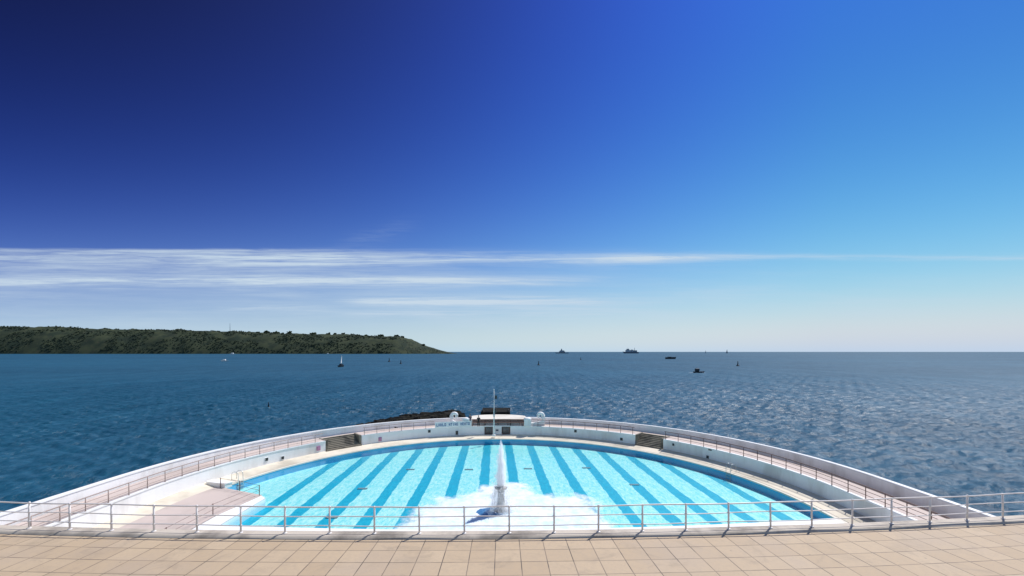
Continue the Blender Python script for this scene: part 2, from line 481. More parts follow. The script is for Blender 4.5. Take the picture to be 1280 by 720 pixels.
# sea
import numpy as np
rs = [8.0]
while rs[-1] < 90000:
    r = rs[-1]
    rs.append(r + (6 if r < 40 else .5 if r < 122 else r * r / 62000 if r < 900 else r * .12))
rs = np.array(rs); th = np.linspace(-1.25, 1.25, 900)
RR, TH = np.meshgrid(rs, th, indexing='ij'); XX = RR * np.sin(TH); YY = RR * np.cos(TH); ZZ = np.zeros_like(XX)
dr = np.gradient(rs)[:, None]; rg = np.random.default_rng(4)
for i in range(64):                                       # a chop of many small waves, running roughly towards the shore
    lam = .9 * (6.5 / .9) ** rg.random(); d = rg.normal(.35, .75); k = 2 * np.pi / lam
    amp = .0092 * lam ** .85 * np.clip(lam / (2.2 * dr) - .6, 0, 1)
    ph = k * (XX * np.sin(d) - YY * np.cos(d)) + rg.random() * 6.28
    ZZ += amp * (np.sin(ph) + .25 * np.sin(2 * ph + .6))
V = np.stack([XX, YY, ZZ + SEA], -1).reshape(-1, 3); nr, nt_ = XX.shape
ii = (np.arange(nr - 1)[:, None] * nt_ + np.arange(nt_ - 1)[None, :]).reshape(-1)
Q = np.stack([ii, ii + nt_, ii + nt_ + 1, ii + 1], -1)
me = bpy.data.meshes.new('sea'); nq = len(Q)
me.vertices.add(len(V)); me.vertices.foreach_set('co', V.astype(np.float32).ravel())
me.loops.add(nq * 4); me.loops.foreach_set('vertex_index', Q[:, ::-1].astype(np.int32).ravel())
me.polygons.add(nq); me.polygons.foreach_set('loop_start', np.arange(0, nq * 4, 4, dtype=np.int32))
me.polygons.foreach_set('use_smooth', np.ones(nq, dtype=bool))
me.update(calc_edges=True); me.validate(); me.materials.append(M['sea'])
o = bpy.data.objects.new('sea', me); col.objects.link(o); tag(o, kind='structure')

# pool outline
def near(x): return 34.25 + .0026 * (x + 4) ** 2
out = [pt(s, R) for s in arc(-pi / 2 + math.asin(6.0 / (EL * R)), pi / 2)]
XR = out[-1][0]; XL = -22.9
for i in range(25):
    x = XR + (XL - XR) * i / 24; out.append((x, near(x)))
out += [(XL, 41.6), (XL - .7, 42.3)]
def grow(o, d):
    c = Vector((-1, 42)); return [tuple(c + (Vector(p) - c) * (1 + d / 25)) for p in o]
b = MB(); b.face([(x, y, FL) for x, y in out]); tag(b.build('pool_floor', M['floor']), kind='structure')
b = MB(); b2 = MB()
for i in range(len(out)):
    p, q = out[i], out[(i + 1) % len(out)]
    (b if q[1] > 42.5 or q[0] > 20 else b2).face([(p[0], p[1], FL - .05), (q[0], q[1], FL - .05), (q[0], q[1], ZD0 - .02), (p[0], p[1], ZD0 - .02)])
tag(b.build('pool_wall', M['poolwall'], keepnorm=True), kind='structure')
tag(b2.build('pool_return_wall', M['poolwhite'], keepnorm=True), kind='structure')
g = grow(out, .06); b = MB(); k = len(g)
b.mesh([(x, y, WL) for x, y in g] + [(x, y, FL - .4) for x, y in g],
       [tuple(range(k)), tuple(range(k, 2 * k))[::-1]] + [(i, (i + 1) % k, k + (i + 1) % k, k + i) for i in range(k)])
tag(b.build('pool_water', M['water']), kind='structure')

# poolside deck ring and its pale edge
b = MB(); b.sweep([(R + .32, ZD0 + .03), (RW + .05, ZD1), (RW + .05, SEA - 1), (R + .32, -2)], FULL, pt)
tag(b.build('poolside', M['deck']), kind='structure')
b = MB(); b.sweep([(R - .03, ZD0), (R + .32, ZD0), (R + .32, -2), (R + .02, -2), (R + .02, ZD0 - .14), (R - .03, ZD0 - .14)], [s for s in FULL if not (s[0] == 'l' or (s[0] == 'a' and s[1] < -1.38))], pt)
tag(b.build('pool_edge', M['edge']), kind='structure')
# white apron along the near side and the left return
b = MB()
for i in range(24):
    x0 = XR - .035 + (XL - XR + .035) * i / 24; x1 = XR - .035 + (XL - XR + .035) * (i + 1) / 24
    b.mesh([(x0, near(x0), ZD0), (x1, near(x1), ZD0), (x1, 16, ZD0), (x0, 16, ZD0), (x0, near(x0), -2), (x1, near(x1), -2)],
           [(0, 1, 2, 3), (0, 1, 5, 4)])
b.mesh([(XL, 16, ZD0), (XL, 41.6, ZD0), (XL - .7, 42.3, ZD0), (XL - 1.6, 42.3, ZD0), (XL - 1.6, 16, ZD0)], [(0, 1, 2, 3, 4)])
tag(b.build('apron', M['apron']), kind='structure')
# pink paved platform at the left corner
plat = [(XL - .75, 42.35), (XL - 1.65, 37.0), (XL - 1.65, 14), (-31.7, 14), (-31.7, 46.2), (-29.0, 44.75)]
b = MB(); k = len(plat)
b.mesh([(x, y, .16) for x, y in plat] + [(x, y, -2) for x, y in plat], [tuple(range(k))] + [(i, (i + 1) % k, k + (i + 1) % k, k + i) for i in range(k)])
tag(b.build('paved_platform', M['prom']), kind='structure')

# ------------------------------------------------------------------ walls of the promenade
WT = .28
segs = [(LEFT + arc(-pi / 2, SL0), 'sunlit white curved wall on the left, running from the frame edge to the grey stairs', 'l'),
        (arc(SL1, G0), 'white curved wall between the left stairs and the dark gates', 'm'),
        (arc(G1, SR0), 'white curved wall between the dark gates and the right stairs', 'm'),
        (arc(SR1, pi / 2) + RIGHT, 'shaded white curved wall on the right, beyond the right stairs', 'r')]
for st, lab, _ in segs:
    e = empty('promenade_wall', (*pt(st[len(st) // 2], RW), ZD1), lab, 'wall', 'curved white walls around the pool')
    L = Vector(e.location)
    pf = lambda s, r: (pt(s, r)[0] - L.x, pt(s, r)[1] - L.y)
    b = MB(); b.sweep([(RW, -1 - L.z), (RW, ZT - .10 - L.z), (RW + WT, ZT - .10 - L.z), (RW + WT, -1 - L.z)], st, pf); b.build('wall_face', M['white'], e)
    b = MB(); b.sweep([(RW - .05, ZT - .10 - L.z), (RW - .05, ZT - L.z), (RW + WT, ZT - L.z), (RW + WT, ZT - .10 - L.z)], st, pf); b.build('coping', M['white_clean'], e)
# promenade floor (cut away at the stairs)
pro = MB()
for st in (LEFT + arc(-pi / 2, SL0), arc(SL1, SR0), arc(SR1, pi / 2) + RIGHT):
    pro.sweep([(RW + WT + .004, ZT - .02), (RP, ZT + .03), (RP, SEA - .5), (RW + WT + .004, SEA - .5)], st, pt)
tag(pro.build('promenade', M['prom']), kind='structure')
pro = MB()
for st in (arc(SL0, SL1), arc(SR0, SR1)):
    pro.sweep([(RP - .35, ZT - .02), (RP, ZT + .028), (RP, SEA - .5), (RP - .35, SEA - .5)], st, pt)
tag(pro.build('stair_landing', M['prom']), kind='structure')

# stone stairs in the two gaps
for (a0, a1, lab) in ((SL0, SL1, 'rough grey stone stairs in the sunlit left wall, shaded on one side'), (SR0, SR1, 'dark mossy stone stairs in the shaded right wall')):
    c = pt(('a', (a0 + a1) / 2), RW); e = empty('stone_stairs', (c[0], c[1], ZD1), lab, 'stairs', 'stairs up to the promenade')
    pf = lambda s, r: (pt(s, r)[0] - c[0], pt(s, r)[1] - c[1])
    b = MB(); ns = 8; t0 = RW - .25; tw = (RP - .36 - t0) / ns; rh = (ZT - ZD1) / ns
    for i in range(ns):
        zt = (i + 1) * rh - .01
        b.sweep([(t0 + i * tw, -1), (t0 + i * tw, zt), (t0 + (i + 1) * tw, zt), (t0 + (i + 1) * tw, -1)], arc(a0 + .002, a1 - .002), pf)
    b.build('treads', M['stone'], e)
    for aa in (a0, a1):
        b = MB(); d = .010 if aa == a0 else -.010
        b.sweep([(RW + .0, -1), (RW + .0, ZT - ZD1 + .06), (RP - .36, ZT - ZD1 + .06), (RP - .36, -1)], [('a', aa + d * .2), ('a', aa + d)], pf)
        b.build('cheek_wall', M['stone'], e)

# outer parapet, left and right of the sea platform
PX = .9
PB0, PB1 = phi(589, RP, PX * .5), phi(656, RP, PX)
for st, xs, lab in ((LEFT + arc(-pi / 2, PB0), -.3, 'long white parapet wall in front of the sea on the left of the flagpole'),
                    (arc(PB1, pi / 2) + RIGHT, PX, 'long white parapet wall in front of the sea on the right of the flagpole')):
    mid = st[len(st) // 2]; e = empty('parapet_wall', (*pt(mid, RP), ZT), lab, 'wall', 'sea parapets')
    L = Vector(e.location); pf = lambda s, r: (pt(s, r, xs)[0] - L.x, pt(s, r, xs)[1] - L.y)
    b = MB(); b.sweep([(RP - .02, -1), (RP - .02, ZP - ZT - .14), (RP + .32, ZP - ZT - .14), (RP + .45, SEA - ZT - 1), (RP + .1, SEA - ZT - 1)], st, pf); b.build('wall_face', M['parapet'], e)
    b = MB(); b.sweep([(RP - .07, ZP - ZT - .14), (RP - .05, ZP - ZT - .02), (RP + .15, ZP - ZT + .02), (RP + .37, ZP - ZT - .02), (RP + .37, ZP - ZT - .14)], st, pf); b.build('coping', M['white_clean'], e)

# ------------------------------------------------------------------ sea platform in the middle, with its long timber bench
pc = pt(('a', phi(622)), RP)
e = empty('viewing_platform', (pc[0], pc[1], ZT), 'low white sea platform behind the flagpole and brown bench', 'platform')
b = MB(); hw = 4.6
prof = [(-hw, -1.9), (hw, -1.9)] + [(hw * cos(a), 1.4 + 2.3 * sin(a)) for a in [i * pi / 14 for i in range(15)]]
k = len(prof)
b.mesh([(x, y, .80) for x, y in prof] + [(x, y, SEA - ZT - 1) for x, y in prof], [tuple(range(k))] + [(i, (i + 1) % k, k + (i + 1) % k, k + i) for i in range(k)])
b.build('base', M['white'], e)
b = MB(); pr2 = [(x * 1.02, y * 1.02 + .02) for x, y in prof]
b.mesh([(x, y, .92) for x, y in pr2] + [(x, y, .804) for x, y in pr2], [tuple(range(k)), tuple(range(k, 2 * k))[::-1]] + [(i, (i + 1) % k, k + (i + 1) % k, k + i) for i in range(k)])
b.build('paving', M['edge'], e)
e2 = empty('timber_bench', (pc[0] + .1, pc[1] - 2.35, ZT), 'long dark brown slatted bench in front of the white sea platform', 'bench')
for zz, dz in ((.44, 0), (.62, 0), (.80, 0)):
    b = MB(); b.box((0, .32, zz + .1), (8.6, .05, .13), bev=.01); b.build('back_slat', M['timber'], e2)
for yy in (-.12, .03, .18):
    b = MB(); b.box((0, yy, .45), (8.6, .12, .05), bev=.01); b.build('seat_slat', M['timber'], e2)
for xx in (-4.1, -2.05, 0, 2.05, 4.1):
    b = MB(); b.box((xx, 0, .21), (.1, .34, .42), bev=.01); b.box((xx, .37, .5), (.08, .05, .9)); b.build('leg', M['dark'], e2)

# scroll ornaments and rounded piers that flank the platform
def scroll(px, mir, lab):
    c = at_d(px, 72.6, ZT); e = empty('scroll_ornament', c, lab, 'ornament', 'white scroll ornaments')
    b = MB(); P = []
    for i in range(26):                                   # curl at the top, unrolling into a foot that sweeps inward
        t = i / 25; a = radians(-60 + 300 * t); r = .20 + .28 * t
        P.append((mir * r * cos(pi - a) * 1.0, 0, 1.42 + r * sin(a) * 1.0))
    P += [(mir * .12, 0, .72), (mir * -.12, 0, .50), (mir * -.5, 0, .32), (mir * -1.0, 0, .28)]
    P = P[:-4]
    b.tube(P, [.20 + .07 * (i / len(P)) for i in range(len(P))], 10)
    b.build('curl', M['white_clean'], e)
    b = MB(); Q = [(mir * .46, 1.5), (mir * .44, 1.1), (mir * .25, .75), (mir * -.15, .55), (mir * -.9, .45), (mir * -1.3, .42), (mir * -1.3, 0), (mir * .62, 0), (mir * .62, .9), (mir * .68, 1.4)]
    n_ = len(Q); b.mesh([(x, -.2, z) for x, z in Q] + [(x, .2, z) for x, z in Q], [tuple(range(n_)), tuple(range(n_, 2 * n_))[::-1]] + [(i, (i + 1) % n_, n_ + (i + 1) % n_, n_ + i) for i in range(n_)])
    b.build('foot', M['white'], e); e.scale = (1.2, 1.2, 1.12)
scroll(568.5, -1, 'white curled scroll ornament on the parapet left of the flagpole')
scroll(675, 1, 'white curled scroll ornament on the parapet right of the flagpole')
for px, lab in ((582.5, 'rounded white pier beside the left scroll'), (659.5, 'rounded white pier beside the right scroll')):
    c = at_d(px, 72.2, ZT); e = empty('rounded_pier', c, lab, 'pier', 'rounded white piers')
    b = MB(); b.box((0, 0, .55), (1.15, .9, 1.1), bev=.08); b.build('shaft', M['white'], e)
    b = MB(); b.blob((0, 0, 1.12), .68, 2, .05, (1, .8, .42), smooth=True); b.build('cap', M['white_clean'], e)

# flagpole
c = at_d(617.5, 70.6, ZD1); e = empty('flagpole', c, 'tall thin white flagpole standing at the middle of the far wall', 'flagpole')
b = MB(); b.tube([(0, 0, 0), (0, 0, 3.4), (0, 0, 7.3)], [.085, .07, .045], 10); po_ = b.build('pole', M['white_clean'], e)
b = MB(); b.blob((0, 0, 7.36), .09, 2, 0, smooth=True); b.build('finial', M['white_clean'], po_)
b = MB(); b.box((0, 0, .12), (.5, .4, .24), bev=.03); b.build('base', M['white'], e)
b = MB(); b.box((.30, 0, 6.15), (.34, .03, .55), bev=.01); b.build('pennant', M['dark'], e)
b = MB(); b.tube([(0, 0, 3.1), (.03, -.02, 3.3), (0, 0, 3.5)], .16, 8); b.build('collar', M['white_clean'], po_)
b = MB(); b.box((.24, 0, 4.0), (.22, .2, .7), bev=.04); b.build('lamp', M['dark'], e)
b = MB(); b.tube([(.09, -.05, 1.2), (.07, -.05, 4), (.06, -.04, 7.2)], .008, 5); b.build('halyard', M['dark'], e)

# gates and the panel with the round emblem
for (p0, p1, lab) in ((606.3, 615.6, 'dark barred gate in the far wall, left of the white emblem panel'), (627.4, 637, 'dark barred gate in the far wall, right of the white emblem panel')):
    a, bb = Vector((*pt(('a', phi(p0)), RW), 0)), Vector((*pt(('a', phi(p1)), RW), 0)); cc = (a + bb) / 2; wd = (bb - a).length
    e = empty('gate', (cc.x, cc.y + .05, ZD1), lab, 'gate', 'dark gates in the far wall', atan2(bb.y - a.y, bb.x - a.x))
    b = MB(); b.box((0, .17, .60), (wd, .04, 1.24)); b.build('recess_shade', M['dark'], e)  # dark sheet put in for the shade of the recess behind the bars
    b = MB()
    for s in (-1, 1): b.box((s * (wd / 2 - .05), .08, .62), (.09, .08, 1.2))
    b.box((0, .08, 1.22), (wd - .2, .08, .09)); b.box((0, .08, .12), (wd - .2, .08, .09)); fr_ = b.build('frame', M['rust'], e)
    for i in range(5):
        b = MB(); xx = (i - 2) * (wd - .25) / 5
        b.tube([(xx, .08, .16), (xx, .08, 1.18)], .022, 6); b.build('bar', M['rail'], fr_)
a, bb = Vector((*pt(('a', phi(616)), RW), 0)), Vector((*pt(('a', phi(627)), RW), 0)); cc = (a + bb) / 2; wd = (bb - a).length
e = empty('emblem_panel', (cc.x, cc.y, ZD1), 'white wall panel with a dark round emblem between the two dark gates', 'panel')
b = MB(); b.sweep([(RW - .05, ZT - .12 - ZD1), (RW - .05, ZT + .02 - ZD1), (RW + .5, ZT + .02 - ZD1), (RW + .5, ZT - .12 - ZD1)], arc(G0 + .001, G1 - .001), lambda q, r: (pt(q, r)[0] - cc.x, pt(q, r)[1] - cc.y)); b.build('lintel', M['white_clean'], e)
b = MB(); b.box((0, .12, .61), (wd, .3, 1.25), bev=.02); pn_ = b.build('panel', M['white_clean'], e)
b = MB(); b.tube([(.34 * cos(2 * pi * i / 24), -.05, .66 + .30 * sin(2 * pi * i / 24)) for i in range(24)], .05, 8, closed=True); b.build('ring', M['rail'], pn_)
b = MB(); b.box((0, -.05, .66), (.40, .05, .26), bev=.08 if False else .02); b.build('emblem', M['emblem'], pn_)

# banner with blue lettering fixed over the far left wall
a0, a1 = phi(543.5), phi(589)
cc = pt(('a', (a0 + a1) / 2), RW - .1)
e = empty('sign_board', (cc[0], cc[1], ZT), 'long white sign with three words in blue on the far wall, left of the gates', 'sign')
pf = lambda s, r: (pt(s, r)[0] - cc[0], pt(s, r)[1] - cc[1])
b = MB(); b.sweep([(RW - .10, .02), (RW - .10, .86), (RW - .05, .86), (RW - .05, .02)], arc(a0, a1), pf); b.build('board', M['white_clean'], e)
random.seed(3)
for w0, w1, nl in ((545.5, 558, 5), (561, 573, 5), (575.5, 587.5, 5)):
    b = MB()
    for i in range(nl):
        q0 = phi(w0 + (w1 - w0) * i / nl); q1 = phi(w0 + (w1 - w0) * (i + .78) / nl); mid = (q0 + q1) / 2
        def bar(aa, ab, z0, z1): b.sweep([(RW - .115, z0), (RW - .115, z1), (RW - .10, z1), (RW - .10, z0)], [('a', aa), ('a', ab)], pf)
        tk = (q1 - q0) * .3; shp = random.choice(('E', 'L', 'O', 'T', 'H', 'I', 'N'))
        if shp in 'ELOHN': bar(q0, q0 + tk, .22, .66)
        if shp in 'OHN': bar(q1 - tk, q1, .22, .66)
        if shp in 'TI': bar(mid - tk / 2, mid + tk / 2, .22, .66)
        if shp in 'EOT': bar(q0 + tk * (shp != 'T'), q1 - tk * (shp == 'O'), .57, .66)
        if shp in 'ELO': bar(q0 + tk, q1 - tk * (shp == 'O'), .22, .31)
        if shp in 'EHN': bar(q0 + tk, q1 - tk * (shp != 'E'), .40, .48)
    b.build('lettering', M['letter'], e)

# railings of the promenade
def railing(a0, a1, mat, lab, r=RW + .12, ext=None, sp=1.9):
    st = arc(a0, a1, 1.0)
    if ext: st = (ext + st) if ext[0][0] == 'l' else (st + ext)
    P = [Vector((*pt(s, r), ZT)) for s in st]
    e = empty('promenade_railing', P[len(P) // 2], lab, 'railing', 'railings along the promenade'); L = Vector(e.location)
    for zz, rr in ((1.02, .042), (.66, .022), (.32, .022)):
        b = MB(); b.tube([p - L + Vector((0, 0, zz)) for p in P], rr, 6); b.build('rail', mat, e)
    acc = 0; nxt = .15
    me = None
    for p, q in zip(P, P[1:]):
        d = (q - p).length
        while nxt <= acc + d:
            pos = p.lerp(q, (nxt - acc) / d) - L
            if me is None:
                b = MB(); b.tube([(0, 0, 0), (0, 0, 1.04)], .034, 6); b.tube([(0, 0, 0), (0, 0, .03)], .07, 8)
                o = b.build('post', mat, e); me = o.data
            else:
                o = bpy.data.objects.new('post', me); col.objects.link(o); o.parent = e
            o.location = pos; nxt += sp
        acc += d
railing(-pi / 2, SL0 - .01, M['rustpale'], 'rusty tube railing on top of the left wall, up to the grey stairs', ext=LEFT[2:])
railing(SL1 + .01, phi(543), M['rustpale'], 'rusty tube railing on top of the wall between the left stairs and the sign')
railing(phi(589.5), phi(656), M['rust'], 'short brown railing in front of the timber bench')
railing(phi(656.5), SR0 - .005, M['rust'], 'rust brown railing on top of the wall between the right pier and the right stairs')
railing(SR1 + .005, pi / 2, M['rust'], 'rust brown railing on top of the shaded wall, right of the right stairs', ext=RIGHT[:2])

# small fittings on the wall
def fitting(px, z, w, h, mat, lab, cat, name, grp=None):
    a = phi(px); p = pt(('a', a), RW); n_ = Vector((-sin(a), -cos(a) / EL, 0)).normalized()
    e = empty(name, (p[0], p[1], z), lab, cat, grp, atan2(n_.y, n_.x) + pi / 2)
    b = MB(); b.box((0, -.03, 0), (w, .06, h), bev=.015); b.build('plate', M['white_clean'] if mat is not M['pink'] else M['pink'], e)
    b = MB(); b.box((0, -.07, 0), (w * .78, .06, h * .78), bev=.02); b.build('face', mat, e)
G_ = 'small dark fittings on the wall'
fitting(333, 1.0, .45, .45, M['dark'], 'small dark vent on the sunlit wall, nearest the left frame edge', 'vent', 'wall_vent', G_)
fitting(353, .72, .45, .45, M['dark'], 'small dark vent low on the sunlit wall, second from the left frame edge', 'vent', 'wall_vent', G_)
fitting(398, .95, .55, .6, M['pink'], 'small pink notice on the sunlit wall just left of the grey stairs', 'notice', 'wall_notice')
fitting(475, .85, .5, .6, M['pink'], 'small pink notice on the wall right of the grey stairs', 'notice', 'wall_notice')
fitting(536.5, 1.3, .5, .5, M['dark'], 'small dark vent on the far wall, below the left end of the sign', 'vent', 'wall_vent', G_)
fitting(571, .8, .5, .8, M['dark'], 'tall dark vent at the foot of the far wall below the sign', 'vent', 'wall_vent', G_)
fitting(719.5, 1.35, .5, .5, M['dark'], 'small dark vent high on the far wall right of the right scroll', 'vent', 'wall_vent', G_)
fitting(777, .85, .5, .5, M['dark'], 'small dark vent on the wall just left of the right stairs', 'vent', 'wall_vent', G_)
fitting(842, 1.25, .4, .4, M['dark'], 'small dark vent on the wall just right of the right stairs', 'vent', 'wall_vent', G_)
fitting(888, 1.55, .6, .2, M['dark'], 'flat dark vent high on the shaded right wall', 'vent', 'wall_vent', G_)
fitting(885, .6, .45, .45, M['dark'], 'small dark vent at the foot of the shaded right wall', 'vent', 'wall_vent', G_)

# pool ladders
def ladder(px, lab):
    a = phi(px, R); p = pt(('a', a), R); n_ = Vector((-sin(a), -cos(a) / EL, 0)).normalized()
    e = empty('pool_ladder', (p[0], p[1], ZD0), lab, 'ladder', 'steel pool ladders', atan2(n_.y, n_.x) + pi / 2)
    for s in (-1, 1):
        b = MB(); P = [(s * .3, .75, 0), (s * .3, .75, .75)] + [(s * .3, .35 + .4 * cos(t), .75 + .25 * sin(t)) for t in [i * pi / 8 for i in range(1, 8)]] + [(s * .3, -.06, .70), (s * .3, -.10, .1), (s * .3, -.10, -1.0)]
        b.tube(P, .03, 8); b.build('handrail', M['steel'], e)
    for zz in (-.2, -.5, -.8):
        b = MB(); b.box((0, -.1, zz), (.58, .1, .03)); b.build('rung', M['steel'], e)
ladder(911, 'pale steel pool ladder on the edge below the shaded right wall')
ladder(300, 'steel pool ladder with hooped rails at the far left corner of the pool')

# low white wall and railing at the pink platform
e = empty('low_wall', (-29.6, 45.3, ZD0), 'low white block wall at the left end of the pool, behind the pink platform', 'wall')
b = MB(); b.box((0, 0, .2), (2.6, .8, .42), rz=-.35, bev=.03); b.build('wall_face', M['white_clean'], e)
b = MB(); b.box((0, 0, .452), (2.7, .9, .08), rz=-.35, bev=.02); b.build('coping', M['white_clean'], e)
e = empty('platform_railing', (XL - .9, 42.2, .16), 'thin rusty railing with bare posts around the pink platform', 'railing')
L = Vector(e.location)
for P in ([(-29.0, 44.55), (-26.5, 43.6), (XL - .9, 42.2)], [(XL - .9, 42.2), (XL - 1.8, 37), (XL - 1.8, 32), (XL - 1.8, 27)]):
    P = [Vector((x, y, .16)) - L for x, y in P]
    for zz in (.95, .5):
        b = MB(); b.tube([p + Vector((0, 0, zz)) for p in P], .014, 6); b.build('rail', M['rust'], e)
    for p in (P if P[0].length > 1 else P[1:]):
        b = MB(); b.tube([p, p + Vector((0, 0, 1.0))], .035, 6); b.build('post', M['rust'], e)

# dark grates let into the pool floor
gb = MB(); gb.box((0, 0, .02), (1.0, .45, .04), bev=.01); first = None
for px, py, lab in ((453, 611, 'dark grate in the pool floor on the left, beyond the second one from the railing'), (513, 587, 'dark grate in the pool floor left of the fountain, farthest out on that side'),
                    (415, 647, 'dark grate in the pool floor just behind the railing on the left'), (586, 587, 'dark grate in the pool floor just left of the fountain jet'),
                    (660, 586, 'dark grate in the pool floor just right of the fountain jet'), (733, 585, 'dark grate in the pool floor right of the jet, second on that side'),
                    (793, 606, 'dark grate in the pool floor farthest right')):
    p = at(px, py, FL)
    if first is None:
        first = empty('floor_grate', (p.x, p.y, FL + .002), lab, 'grate', 'dark grates in the pool floor'); gb.build('frame', M['dark'], first)
        for i in range(5):
            b = MB(); b.box((0, (i - 2) * .08, .045), (.9, .03, .02)); b.build('bar', M['rail'], first)
    else:
        o = copy_tree(first); o.location = (p.x, p.y, FL + .002); o['label'] = lab

# ------------------------------------------------------------------ fountain
FX, FY = -.95, 38.75
e = empty('fountain', (FX, FY, WL), 'grey stone fountain spouting a tall white jet in the middle of the pool', 'fountain')
b = MB(); b.lathe([(.62, -1.2), (.62, .05), (.55, .18), (.34, .28), (.30, 1.0), (.27, 1.7), (.34, 1.86), (.52, 1.98), (.56, 2.08), (.40, 2.12), (.12, 2.14)], n=20); pd_ = b.build('pedestal', M['fstone'], e)
b = MB(); b.lathe([(.10, 2.1), (.11, 2.35), (.07, 2.5)], n=12); b.build('nozzle', M['dark'], pd_)
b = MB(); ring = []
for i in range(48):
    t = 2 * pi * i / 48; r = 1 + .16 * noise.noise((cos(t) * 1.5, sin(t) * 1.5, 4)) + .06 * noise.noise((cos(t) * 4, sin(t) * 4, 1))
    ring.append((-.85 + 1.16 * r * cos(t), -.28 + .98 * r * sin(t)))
b.mesh([(x * 1.06, y * 1.06, .07) for x, y in ring] + [(x * 1.01 , y * 1.01, -.75) for x, y in ring], [tuple(range(48))] + [(i, (i + 1) % 48, 48 + (i + 1) % 48, 48 + i) for i in range(48)]); b.build('shadow_disc', M['shadowblue'], e)  # flat blue disc standing in for the fountain's cast shadow on the foam
b = MB(); b.plume([(.30, 2.15), (.43, 2.5), (.42, 3.0), (.39, 3.4), (.35, 3.9), (.31, 4.4), (.26, 4.9), (.20, 5.4), (.13, 5.85), (.04, 6.2)], 26, .55, 2.3, 1.6); b.build('water_jet', M['jet'], e)
b = MB(); b.plume([(.22, 2.2), (.22, 3.0), (.17, 3.8), (.15, 4.6), (.09, 5.3), (.02, 5.9)], 20, .6, 9.1, 2.2); b.build('jet_core', M['core'], e)
b = MB(); b.lathe([(.5, 2.10), (.62, 1.9), (.76, 1.4), (.86, .7), (.92, .0)], n=32, jit=.25, rnd=5); b.build('water_curtain', M['veil'], e)
b = MB(); b.plume([(.15, 3.6), (.55, 2.6), (.85, 1.5), (1.1, .6), (1.3, .12)], 32, .6, 15.2, 1.4); b.build('spray', M['mist'], e)
b = MB(); b.lathe([(.95, .12), (1.0, .3), (.75, .62), (.45, .85)], n=28, jit=.5, rnd=33); o = b.build('splash', M['splash'], e); o.location = (.35, .2, 0)
b = MB(); random.seed(11)
for i in range(700):
    a = random.uniform(0, 2 * pi); t = random.random(); r = random.uniform(.1, .45) + random.random() ** 2 * 1.5 * (1 - t)
    zz = .1 + 5.8 * t * (1 - min(1, r / 2.6))
    b.blob((r * cos(a) - .12 * (1 - t), r * sin(a), zz), random.uniform(.012, .045), 1, .1, seed=i)
b.build('droplets', M['drop'], e)['kind'] = 'stuff'

# foam spreading over the water
poly = [(-9.4, 34.3), (-8.7, 36), (-7.6, 39.5), (-6.9, 41.6), (-5.6, 42.4), (-3.9, 42.8), (-3.1, 44.6), (-1.6, 46.2), (-.2, 46.9), (1.0, 45.8), (2.2, 43.4), (3.9, 42.4), (6.0, 43.0), (7.3, 41.4), (7.4, 38), (7.3, 34.3), (0, 33)]
def sdf(x, y):
    ins = False; d = 1e9; n_ = len(poly)
    for i in range(n_):
        x0, y0 = poly[i]; x1, y1 = poly[(i + 1) % n_]
        if (y0 > y) != (y1 > y) and x < (x1 - x0) * (y - y0) / (y1 - y0) + x0: ins = not ins
        t = max(0, min(1, ((x - x0) * (x1 - x0) + (y - y0) * (y1 - y0)) / ((x1 - x0) ** 2 + (y1 - y0) ** 2)))
        d = min(d, hypot(x - x0 - t * (x1 - x0), y - y0 - t * (y1 - y0)))
    return d if ins else -d
st_ = .16; vs, fs, den, idx = [], [], [], {}
for i in range(int(24 / st_)):
    for j in range(int(15 / st_)):
        x, y = -13 + i * st_, 34.3 + j * st_
        if y < near(x) + .03: continue
        s = sdf(x, y)
        nzz = noise.noise((x * .55, y * .55, 3.1)) * .9 + noise.noise((x * 1.5, y * 1.5, 1)) * .45
        dd = .5 + (s + nzz) / 2.4
        if dd < .0: continue
        k_ = max(0, min(1, dd))
        idx[i, j] = len(vs); den.append(k_)
        vs.append((x, y, WL + .012 + .09 * k_ * (.5 + .6 * noise.noise((x * 1.4, y * 1.4, 7)) + .3 * noise.noise((x * 4, y * 4, 2)))))
for (i, j) in idx:
    q = [(i, j), (i + 1, j), (i + 1, j + 1), (i, j + 1)]
    if all(t in idx for t in q): fs.append([idx[t] for t in q])
me = bpy.data.meshes.new('foam'); me.from_pydata(vs, [], fs)
at2 = me.attributes.new('cover', 'FLOAT', 'POINT'); at2.data.foreach_set('value', den)
for p in me.polygons: p.use_smooth = True
me.materials.append(M['foam']); o = bpy.data.objects.new('foam', me); col.objects.link(o)
tag(o, 'white foam spreading over the pool water around the fountain', 'foam', kind='stuff')

# ------------------------------------------------------------------ terrace in the foreground
TZ = H - 6.0
def tp(st, r): return (TR + r) * sin(st), -(TR + r) * cos(st)
TST = [-.20 + .40 * i / 80 for i in range(81)]
def tsweep(prof, name, mat):
    b = MB(); b.sweep(prof, TST, tp); o = b.build(name, mat); o.location = (TC.x, TC.y, 0); return o
tag(tsweep([(.0, TZ), (26, TZ), (26, TZ - 1), (.0, TZ - 1)], 'terrace', M['slab']), kind='structure')
tag(tsweep([(-.5, TZ + .075), (-.10, TZ + .075), (-.05, TZ + .04), (-.004, TZ - .012), (-.004, TZ - .9), (-.5, TZ - .9)], 'kerb', M['kerb']), kind='structure')
o = tsweep([(-.5, TZ - .0), (-.505, TZ + .07), (-.47, TZ + .07), (-.47, TZ - 8.2), (-.5, TZ - 8.2)], 'terrace_wall', M['wallstone'])
tag(o, 'plain wall below the terrace edge, under the near railing', 'wall')
